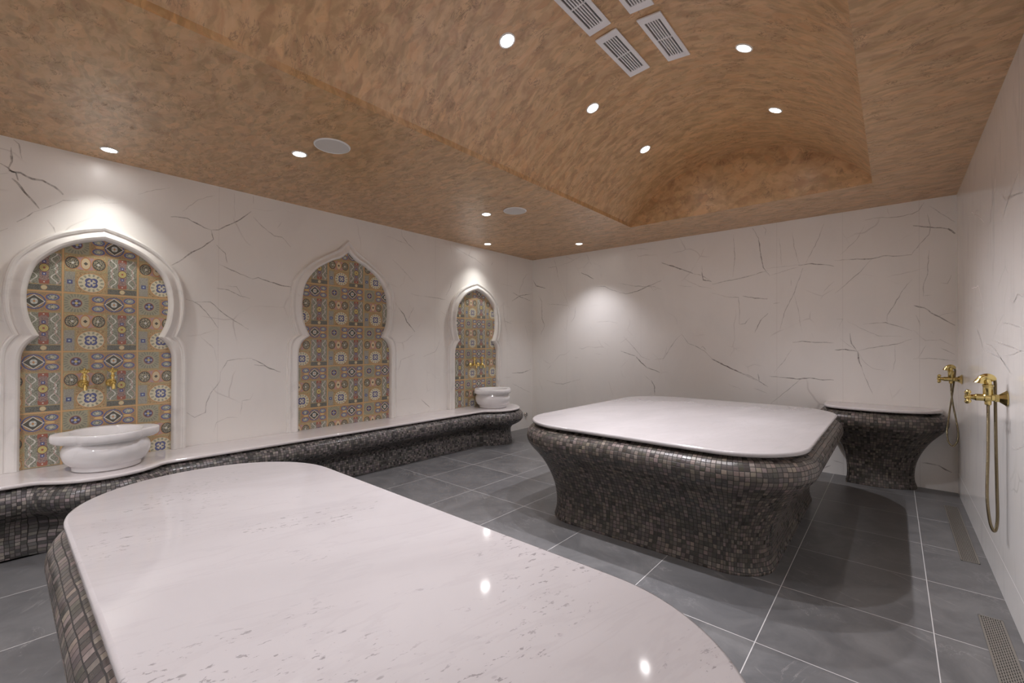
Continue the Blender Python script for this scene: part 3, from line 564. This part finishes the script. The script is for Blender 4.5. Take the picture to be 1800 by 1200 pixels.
# long bench along the left wall
BPROF = [(0.055, 0.452), (0.028, 0.442), (-0.006, 0.428), (-0.034, 0.400), (-0.044, 0.362), (-0.036, 0.324), (-0.008, 0.290), (0.040, 0.262),
         (0.086, 0.238), (0.116, 0.208), (0.128, 0.172), (0.126, 0.130), (0.118, 0.085), (0.108, 0.035), (0.106, 0.012), (0.106, 0.0)]
bench_c = (0.2, -3.5)
def smax(a, b_, k=0.05): return 0.5 * (a + b_ + math.sqrt((a - b_) ** 2 + k * k * 0.35))
raw = [(0.004, -6.9)]
y = -6.9
while y < -1.22:
    x = 0.435
    for cy, cr, cx in ((-5.19, 0.365, 0.24), (-1.22, 0.41, 0.22)):
        dd = cr * cr - (y - cy) ** 2
        if dd > 0: x = smax(x, cx + math.sqrt(dd))
        else: x = smax(x, cx - 0.2)
    raw.append((x, y)); y += 0.03
for k in range(0, 19):
    a = math.radians(90 * k / 18); raw.append((0.22 + 0.41 * math.cos(a), -1.22 + 0.41 * math.sin(a)))
raw += [(0.12, -0.812), (0.004, -0.812)]
P = local([Vector(q) for q in raw], bench_c)
t = empty('long_bench', (*bench_c, 0), 'low stone bench along the left wall, grey mosaic front under a white marble seat', 'bench')
lo = 0.003 - bench_c[0]
fx = lambda p, q: Vector((max(q.x, lo) if p.x > lo + 0.02 else lo, q.y))
loft('mosaic_body', P, BPROF, M['mos_b'], t, closed=False, fixed=fx)
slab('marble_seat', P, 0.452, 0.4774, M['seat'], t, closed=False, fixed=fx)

# ------------------------------------------------------------------ arched niches
def outline(half):
    """half: right side from the foot to the crown as pieces of spline; returns full outline foot to foot"""
    R_ = []
    for piece in half:
        c = catmull(piece, 7)
        R_ += c if not R_ else c[1:]
    return [(-a, z) for a, z in R_] + [(a, z) for a, z in reversed(R_)][1:]
ZB = 0.4774
horse_in = [[(0.41, ZB), (0.41, 0.9), (0.41, 1.19)], [(0.41, 1.19), (0.402, 1.262), (0.372, 1.33), (0.325, 1.382)],
            [(0.325, 1.382), (0.362, 1.47), (0.381, 1.56), (0.384, 1.68), (0.362, 1.80), (0.322, 1.89), (0.22, 1.995), (0.11, 2.055), (0.0, 2.09)]]
horse_out = [[(0.512, ZB), (0.512, 0.9), (0.512, 1.21)], [(0.512, 1.21), (0.506, 1.285), (0.487, 1.345), (0.458, 1.388)],
             [(0.458, 1.388), (0.484, 1.47), (0.498, 1.56), (0.503, 1.68), (0.483, 1.82), (0.435, 1.93), (0.30, 2.07), (0.14, 2.155), (0.0, 2.20)]]
ogee_in = [[(0.52, ZB), (0.52, 0.9), (0.52, 1.22)], [(0.52, 1.22), (0.512, 1.29), (0.477, 1.36), (0.41, 1.41)],
           [(0.41, 1.41), (0.452, 1.50), (0.478, 1.60), (0.486, 1.74), (0.456, 1.92), (0.35, 2.08), (0.19, 2.19), (0.09, 2.235), (0.0, 2.31)]]
ogee_out = [[(0.622, ZB), (0.622, 0.9), (0.622, 1.27)], [(0.622, 1.27), (0.616, 1.33), (0.59, 1.385), (0.535, 1.42)],
            [(0.535, 1.42), (0.566, 1.50), (0.588, 1.60), (0.594, 1.76), (0.565, 1.95), (0.44, 2.12), (0.27, 2.24), (0.11, 2.34), (0.0, 2.45)]]
FPROF = [(0.0, 0.004), (0.0, 0.030), (0.04, 0.043), (0.12, 0.052), (0.24, 0.056), (0.38, 0.050), (0.50, 0.038), (0.60, 0.033), (0.68, 0.034),
         (0.72, 0.042), (0.82, 0.045), (0.90, 0.041), (0.93, 0.030), (0.94, 0.018), (1.0, 0.016), (1.0, 0.0)]
def niche(yc, inn, out, y0, z0, label):
    root = empty('arched_niche', (0, yc, ZB), label, 'wall niche', 'arched tiled niches on the left wall')
    A = outline(inn); B = outline(out); bm = bmesh.new(); rows = []
    for tt, h in FPROF:
        rows.append([bm.verts.new((h, a[0] + (b_[0] - a[0]) * tt, a[1] + (b_[1] - a[1]) * tt - ZB + 0.001)) for a, b_ in zip(A, B)])
    for r0, r1 in zip(rows, rows[1:]):
        for k in range(len(A) - 1): bm.faces.new((r0[k], r0[k + 1], r1[k + 1], r1[k]))
    autosmooth(obj('carved_arch_frame', bm, M['frame'], root), 28)
    bm = bmesh.new(); ring = [bm.verts.new((0.008, a[0], a[1] - ZB + 0.001)) for a in A]; mid = bm.verts.new((0.008, 0, 1.0)); foot = bm.verts.new((0.008, 0, 0.001))
    loop = ring + [foot]
    for k in range(len(loop)): bm.faces.new((loop[k], loop[(k + 1) % len(loop)], mid))
    back = bmesh.ops.extrude_face_region(bm, geom=bm.faces[:]); 
    for v in back['geom']:
        if isinstance(v, bmesh.types.BMVert): v.co.x = 0.001
    o = obj('tile_panel', bm, patchwork(y0 - yc, z0 - ZB), root)
    return root
niche(-5.16, horse_in, horse_out, -5.373, 1.272, 'horseshoe arch niche of colourful patchwork tiles nearest the camera, behind the large basin')
niche(-3.225, ogee_in, ogee_out, -3.44, 1.104, 'pointed ogee arch niche of dim patchwork tiles between the two basins, with no taps')
niche(-1.30, horse_in, horse_out, -1.507, 1.272, 'farthest arched niche of patchwork tiles, near the back corner behind the far basin')

# ------------------------------------------------------------------ marble wash basins
def rim_r(a):
    """a = 0 along +x (front); ears along y"""
    a = (a + PI) % (2 * PI) - PI; b_ = abs(a)
    if b_ > PI / 2: b_ = PI - b_
    d = math.degrees(b_)
    if d < 40: return 0.243 + 0.010 * math.cos(d / 40 * PI / 2)
    if d < 48: return 0.243 - 0.016 * math.sin((d - 40) / 8 * PI / 2)
    if d < 62: return 0.227 + 0.016 * ((d - 48) / 14)
    if d < 66: return 0.243 + 0.022 * ((d - 62) / 4)
    return 0.265 + 0.020 * math.sin((d - 66) / 24 * PI / 2)
def basin(x, y, s, label):
    root = empty('wash_basin', (x, y, ZB + 0.0005), label, 'basin', 'carved marble wash basins on the bench')
    bm = bmesh.new(); n = 96; rows = []
    prof = [(0.172, 0.0), (0.180, 0.006), (0.182, 0.028), (0.188, 0.036), (0.200, 0.042), (0.212, 0.055), (0.226, 0.082), (0.234, 0.112), (0.234, 0.135), (0.226, 0.158),
            (0.208, 0.180), (0.205, 0.186)]
    inner = [(0.192, 0.250), (0.186, 0.240), (0.180, 0.20), (0.165, 0.12), (0.12, 0.07), (0.05, 0.055)]
    def ring(f, z): return [bm.verts.new((f(2 * PI * k / n) * math.cos(2 * PI * k / n) * s, f(2 * PI * k / n) * math.sin(2 * PI * k / n) * s, z)) for k in range(n)]
    for r, z in prof: rows.append(ring(lambda a, r=r: r, z))
    for off, z in ((-0.018, 0.192), (-0.004, 0.202), (0.0, 0.214), (0.0, 0.244), (-0.004, 0.251), (-0.02, 0.2535)): rows.append(ring(lambda a, off=off: rim_r(a) + off, z))
    for r, z in inner: rows.append(ring(lambda a, r=r: r, z))
    for a, b_ in zip(rows, rows[1:]):
        for k in range(n): bm.faces.new((a[k], a[(k + 1) % n], b_[(k + 1) % n], b_[k]))
    bm.faces.new(rows[0]); bm.faces.new(rows[-1])
    autosmooth(obj('basin_bowl', bm, M['basin'], root), 40)
    bm = bmesh.new(); lathe(bm, [(0.022, 0.0), (0.022, 0.003), (0.012, 0.004)], 20, 'Z', (0, 0, 0.055)); obj('drain', bm, M['chrome'], root)
    return root
basin(0.30, -5.165, 1.0, 'large white marble basin with lobed rim, on the bench at left near the camera')
basin(0.29, -1.245, 1.02, 'far white marble basin on the rounded end of the bench')

# ------------------------------------------------------------------ brass basin taps
def make_tap(label):
    root = empty('brass_tap', (0, 0, 0), label, 'tap', 'brass taps above the basins')
    bm = bmesh.new()
    lathe(bm, [(0.031, 0.0), (0.031, 0.004), (0.027, 0.012), (0.017, 0.020), (0.012, 0.026)], 20, 'X', (0.0, 0, 0)); autosmooth(obj('rosette', bm, M['brass_lit'], root))
    bm = bmesh.new()
    lathe(bm, [(0.009, 0.020), (0.009, 0.040), (0.014, 0.044), (0.014, 0.050), (0.011, 0.056), (0.016, 0.066), (0.019, 0.078), (0.016, 0.092), (0.010, 0.098)], 18, 'X')
    lathe(bm, [(0.011, 0.0), (0.012, 0.018), (0.016, 0.022), (0.016, 0.027), (0.010, 0.031), (0.009, 0.045), (0.014, 0.050), (0.014, 0.055), (0.009, 0.060), (0.009, 0.078)], 18, 'Z', (0.078, 0, 0))
    autosmooth(obj('valve_body', bm, M['brass_lit'], root))
    bm = bmesh.new(); tube(bm, catmull([(0.085, 0, -0.002), (0.108, 0, -0.006), (0.120, 0, -0.020), (0.122, 0, -0.042)], 5), [0.010] * 5 + [0.0095] * 5 + [0.011] * 6, 12)
    obj('spout', bm, M['brass_lit'], root, normals=True)
    bm = bmesh.new(); n = 20; rows = []
    for rr, z in ((0.4, 0.078), (0.85, 0.086), (1.0, 0.094), (1.0, 0.099), (0.5, 0.104)):
        rows.append([bm.verts.new((0.078 + rr * (0.031 if k % 4 < 2 else 0.021) * math.cos(2 * PI * k / n), rr * (0.031 if k % 4 < 2 else 0.021) * math.sin(2 * PI * k / n), z)) for k in range(n)])
    for a, b_ in zip(rows, rows[1:]):
        for k in range(n): bm.faces.new((a[k], a[(k + 1) % n], b_[(k + 1) % n], b_[k]))
    bm.faces.new(rows[0]); bm.faces.new(rows[-1])
    ball(bm, (0.078, 0, 0.108), 0.008)
    autosmooth(obj('star_handle', bm, M['brass_lit'], root))
    return root
tap = make_tap('left brass tap with star handle above the large near basin')
for i, (y, z, lab) in enumerate(((-5.265, 1.04, None), (-5.115, 1.04, 'right brass tap with star handle above the large near basin'),
                                 (-1.40, 1.05, 'left brass tap with star handle above the far basin'), (-1.25, 1.05, 'right brass tap with star handle above the far basin'))):
    o = tap if i == 0 else copy_tree(tap)
    o.location = (0.0085, y, z)
    if lab: o['label'] = lab

# ------------------------------------------------------------------ hand shower sets on the right wall (local +x = out of the wall)
def make_shower(label):
    root = empty('hand_shower_set', (0, 0, 0), label, 'hand shower', 'brass hand showers on the right wall')
    bm = bmesh.new()
    lathe(bm, [(0.040, 0.0), (0.040, 0.005), (0.035, 0.009), (0.025, 0.022), (0.017, 0.032)], sides=8, axis='X'); autosmooth(obj('wall_rosette', bm, M['brass'], root), 20)
    bm = bmesh.new()
    lathe(bm, [(0.021, 0.030), (0.021, 0.044)], sides=6, axis='X')
    lathe(bm, [(0.016, 0.044), (0.017, 0.056), (0.021, 0.060), (0.021, 0.080), (0.018, 0.084), (0.018, 0.112), (0.015, 0.116), (0.013, 0.124), (0.013, 0.132)], 20, 'X')
    lathe(bm, [(0.009, -0.038), (0.013, -0.034), (0.013, -0.014)], 14, 'Z', (0.068, 0, 0))
    autosmooth(obj('valve_body', bm, M['brass'], root))
    bm = bmesh.new(); lathe(bm, [(0.012, 0.130), (0.018, 0.134), (0.018, 0.148), (0.012, 0.153), (0.006, 0.155)], 16, 'X')
    for k in range(4):
        a = PI / 4 + k * PI / 2 + 0.15; d = Vector((0, math.cos(a), math.sin(a)))
        tube(bm, [Vector((0.141, 0, 0)) + d * q for q in (0.010, 0.020, 0.030)], [0.009, 0.0068, 0.008], 10); ball(bm, Vector((0.141, 0, 0)) + d * 0.034, 0.0118)
    autosmooth(obj('cross_handle', bm, M['brass'], root))
    bm = bmesh.new(); lathe(bm, [(0.016, 0.012), (0.019, 0.018), (0.019, 0.056), (0.0215, 0.058), (0.0215, 0.066), (0.017, 0.069)], 22, 'Z', (0.068, 0, 0)); autosmooth(obj('cradle', bm, M['brass'], root))
    bm = bmesh.new()
    path = catmull([(0.046, -0.006, 0.092), (0.056, -0.002, 0.103), (0.070, 0, 0.107), (0.084, 0, 0.103), (0.094, 0, 0.092), (0.099, 0, 0.074)], 4)
    rr = [0.012 + 0.006 * math.sin(PI * min(i / 16, 1)) + 0.011 * max(0, (i - 11) / 9) ** 1.4 for i in range(len(path))]
    tube(bm, path, rr, 20); lathe(bm, [(0.0165, 0.067), (0.014, 0.076), (0.013, 0.098)], 16, 'Z', (0.068, 0, 0))
    autosmooth(obj('hand_shower', bm, M['brass'], root))
    bm = bmesh.new()
    pts = catmull([(0.068, 0, -0.034), (0.068, 0.0, -0.12), (0.070, 0.004, -0.30), (0.074, 0.008, -0.50), (0.066, 0.006, -0.62), (0.054, -0.004, -0.675), (0.042, -0.018, -0.68),
                   (0.034, -0.026, -0.62), (0.035, -0.028, -0.48), (0.038, -0.026, -0.25), (0.040, -0.024, 0.0), (0.040, -0.022, 0.070), (0.043, -0.016, 0.092), (0.049, -0.006, 0.098)], 8)
    tube(bm, pts, 0.0066, 10)
    o = obj('hose', bm, M['hose'], root); o['label'] = 'ribbed dull metal hose'
    return root
s1 = make_shower('nearer brass hand shower with long looped hose on the right wall')
s1.location = (W - 0.0005, -2.33, 1.062); s1.rotation_euler = (0, 0, PI)
s2 = copy_tree(s1); s2.location = (W - 0.0005, -0.36, 1.045); s2['label'] = 'farther brass hand shower with crossed hose, beside the corner seat'
for ch in [q for q in S.objects if q.parent == s2 and q.name.startswith('hose')]:
    bm = bmesh.new()
    pts = catmull([(0.068, 0, -0.030), (0.067, 0.0, -0.10), (0.056, 0.0, -0.22), (0.036, 0.0, -0.36), (0.026, -0.002, -0.46), (0.032, -0.006, -0.53), (0.058, -0.012, -0.57),
                   (0.086, -0.016, -0.53), (0.092, -0.018, -0.44), (0.078, -0.020, -0.30), (0.058, -0.024, -0.12), (0.046, -0.025, 0.0), (0.041, -0.022, 0.070), (0.049, -0.006, 0.098)], 8)
    tube(bm, pts, 0.0062, 10); me = bpy.data.meshes.new('hose'); bmesh.ops.recalc_face_normals(bm, faces=bm.faces); bm.to_mesh(me); bm.free(); me.materials.append(M['hose'])
    for p in me.polygons: p.use_smooth = True
    ch.data = me

# ------------------------------------------------------------------ floor drains
def drain(y0, y1, label):
    xc = 4.80; root = empty('linear_drain', (xc, (y0 + y1) / 2, 0), label, 'floor drain', 'linear floor drains by the right wall')
    L = (y1 - y0) / 2; w = 0.042
    bm = bmesh.new()
    for a in ((-w, -w + 0.005, -L, L), (w - 0.005, w, -L, L), (-w, w, -L, -L + 0.006), (-w, w, L - 0.006, L)): box(bm, a[0], a[1], a[2], a[3], 0.0002, 0.0035)
    obj('frame', bm, M['steel'], root)
    bm = bmesh.new(); nr = 9
    for k in range(nr + 1):
        x = -w + 0.006 + (2 * w - 0.012) * k / nr; box(bm, x - 0.0022, x + 0.0022, -L + 0.006, L - 0.006, 0.0012, 0.003)
    n = int(2 * L / 0.022)
    for k in range(nr):
        xa = -w + 0.006 + (2 * w - 0.012) * k / nr; xb = xa + (2 * w - 0.012) / nr
        for j in range(n):
            y = -L + 0.01 + (2 * L - 0.02) * (j + (0.5 if k % 2 else 0)) / n
            box(bm, xa, xb, y - 0.003, y + 0.003, 0.0012, 0.0028)
    obj('grate', bm, M['steel'], root)
    bm = bmesh.new(); box(bm, -w, w, -L, L, 0.0002, 0.0010); obj('channel', bm, M['dark'], root)
drain(-1.76, -0.51, 'far steel slotted floor drain by the right wall, in front of the corner seat')
drain(-3.75, -2.49, 'near steel slotted floor drain by the right wall, running out of the frame')

# ------------------------------------------------------------------ wall outlet near the back corner
t = empty('wall_outlet', (0.0005, -0.18, 0.222), 'small round chrome outlet low on the left wall beyond the bench end', 'wall outlet')
bm = bmesh.new(); lathe(bm, [(0.036, 0.0), (0.036, 0.006), (0.030, 0.012), (0.028, 0.026), (0.022, 0.028)], 24, 'X'); autosmooth(obj('flange', bm, M['chrome'], t))
bm = bmesh.new(); box(bm, 0.026, 0.034, -0.004, 0.004, -0.022, 0.022); obj('turning_bar', bm, M['chrome'], t)

# ------------------------------------------------------------------ ceiling lamps
def make_light(label):
    root = empty('recessed_spotlight', (0, 0, 0), label, 'ceiling spotlight', 'recessed ceiling spotlights')
    bm = bmesh.new(); n = 32; rows = []
    for r, z in ((0.0405, -0.001), (0.041, -0.005), (0.047, -0.006), (0.051, -0.004), (0.052, 0.002), (0.0405, 0.002)): rows.append([bm.verts.new((r * math.cos(2 * PI * k / n), r * math.sin(2 * PI * k / n), z)) for k in range(n)])
    rows.append(rows[0])
    for a, b_ in zip(rows, rows[1:]):
        for k in range(n): bm.faces.new((a[k], a[(k + 1) % n], b_[(k + 1) % n], b_[k]))
    autosmooth(obj('trim_ring', bm, M['trim'], root))
    bm = bmesh.new(); lathe(bm, [(0.0403, -0.0025), (0.0403, 0.001)], 32); obj('glowing_lens', bm, M['lens'], root)
    return root
ordinal = ['farthest', 'second farthest', 'third farthest', 'fourth farthest', 'fifth farthest']
proto = make_light('')
first = True
def place_light(pos, rot, label, power, size, blend=0.7, col=(1.0, 0.972, 1.035)):
    global first
    o = proto if first else copy_tree(proto); first = False
    o.location = pos; o.rotation_euler = rot; o['label'] = label
    d = Matrix.Rotation(rot[1], 3, 'Y') @ Vector((0, 0, -1))
    spot(Vector(pos) + d * 0.05, d, power, size, blend, col=col)
for k, y in enumerate(VAULT_Y):
    for sgn, side in ((-1, 'left'), (1, 'right')):
        if k == 0 or True:
            place_light(vault_pt(sgn * VAULT_A, y, VR - 0.001), (0, sgn * VAULT_A, 0), 'round spotlight on the %s side of the vault, %s in its row' % (side, ordinal[k]), P_VAULT * (0.50 if k > 2 else 1.0), 92 if sgn < 0 else 72, 0.8)
for (x, y), nm in zip(CEIL_L, ('over the back left corner', 'midway, next to the smaller round speaker', 'nearer, next to the larger round speaker', 'behind the camera, beyond the near speaker')):
    place_light((x, y, H - 0.001), (0, 0, 0), 'round spotlight in the flat left ceiling ' + nm, P_CEIL, 104, 1.0)
for (x, y), nm in zip(FILL_L, ('in the front ceiling strip, left', 'in the front ceiling strip, right')):
    place_light((x, y, H - 0.001), (0, 0, 0), 'added fill spotlight out of view, ' + nm, P_FILL , 140, 1.0)
for (x, y), nm in zip(NICHE_L, ('far', 'near')):
    place_light((x, y, H - 0.001), (0, 0, 0), 'round spotlight close to the left wall above the %s arched niche with basin' % nm, P_NICHE, 100, 0.95, (1.0, 0.985, 0.95))

# ------------------------------------------------------------------ ceiling speakers
def speaker(x, y, label):
    root = empty('ceiling_speaker', (x, y, H - 0.0005), label, 'speaker', 'round ceiling speakers')
    bm = bmesh.new(); lathe(bm, [(0.110, -0.006), (0.110, -0.0005)], 48); obj('grille_disc', bm, M['speaker'], root)
    bm = bmesh.new(); n = 48; rows = []
    for r, z in ((0.1105, -0.0005), (0.1105, -0.0075), (0.116, -0.0075), (0.119, -0.004), (0.119, -0.0005)): rows.append([bm.verts.new((r * math.cos(2 * PI * k / n), r * math.sin(2 * PI * k / n), z)) for k in range(n)])
    for a, b_ in zip(rows, rows[1:]):
        for k in range(n): bm.faces.new((a[k], a[(k + 1) % n], b_[(k + 1) % n], b_[k]))
    autosmooth(obj('rim', bm, M['trim'], root))
speaker(1.514, -4.17, 'larger looking near round white speaker in the flat left ceiling')
speaker(1.516, -2.227, 'smaller looking far round white speaker in the flat left ceiling')

# ------------------------------------------------------------------ air grilles at the crown of the vault
def make_grille():
    root = empty('air_grille', (0, 0, 0), '', 'air vent', 'white air grilles at the crown of the vault')
    w, L = 0.073, 0.247; iw, il = 0.047, 0.195
    bm = bmesh.new()
    for a in ((-w, -iw, -L, L), (iw, w, -L, L), (-iw, iw, -L, -il), (-iw, iw, il, L)): box(bm, *a, -0.012, -0.004)
    box(bm, -w + 0.006, w - 0.006, -L + 0.006, -L + 0.012, -0.004, 0.004); box(bm, -w + 0.006, w - 0.006, L - 0.012, L - 0.006, -0.004, 0.004)
    obj('frame', bm, M['grille'], root)
    for k in range(5):
        bm = bmesh.new(); x = -iw + 2 * iw * (k + 1) / 6.0; box(bm, x - 0.0034, x + 0.0034, -il, il, -0.011, -0.003); obj('slat', bm, M['grille'], root)
    bm = bmesh.new(); box(bm, -iw, iw, -0.003, 0.003, -0.012, -0.004); obj('cross_bar', bm, M['grille'], root)
    bm = bmesh.new(); box(bm, -iw, iw, -il, il, -0.002, 0.002); obj('duct_backing', bm, M['slot'], root)
    return root
g0 = make_grille()
for i, (x, y, lab) in enumerate(((3.0985, -2.975, 'white slatted air grille in the vault, seen whole, nearer the left spotlights'),
                                 (3.3675, -2.955, 'white slatted air grille in the vault, rightmost of the four and seen whole'),
                                 (3.0960, -3.530, 'leftmost white slatted air grille in the vault, cut by the top edge'),
                                 (3.3640, -3.525, 'white slatted air grille in the vault, only its end showing at the top edge'))):
    o = g0 if i == 0 else copy_tree(g0)
    a = math.asin((x - VX) / VR); o.location = vault_pt(a, y, VR); o.rotation_euler = (0, a, 0); o['label'] = lab
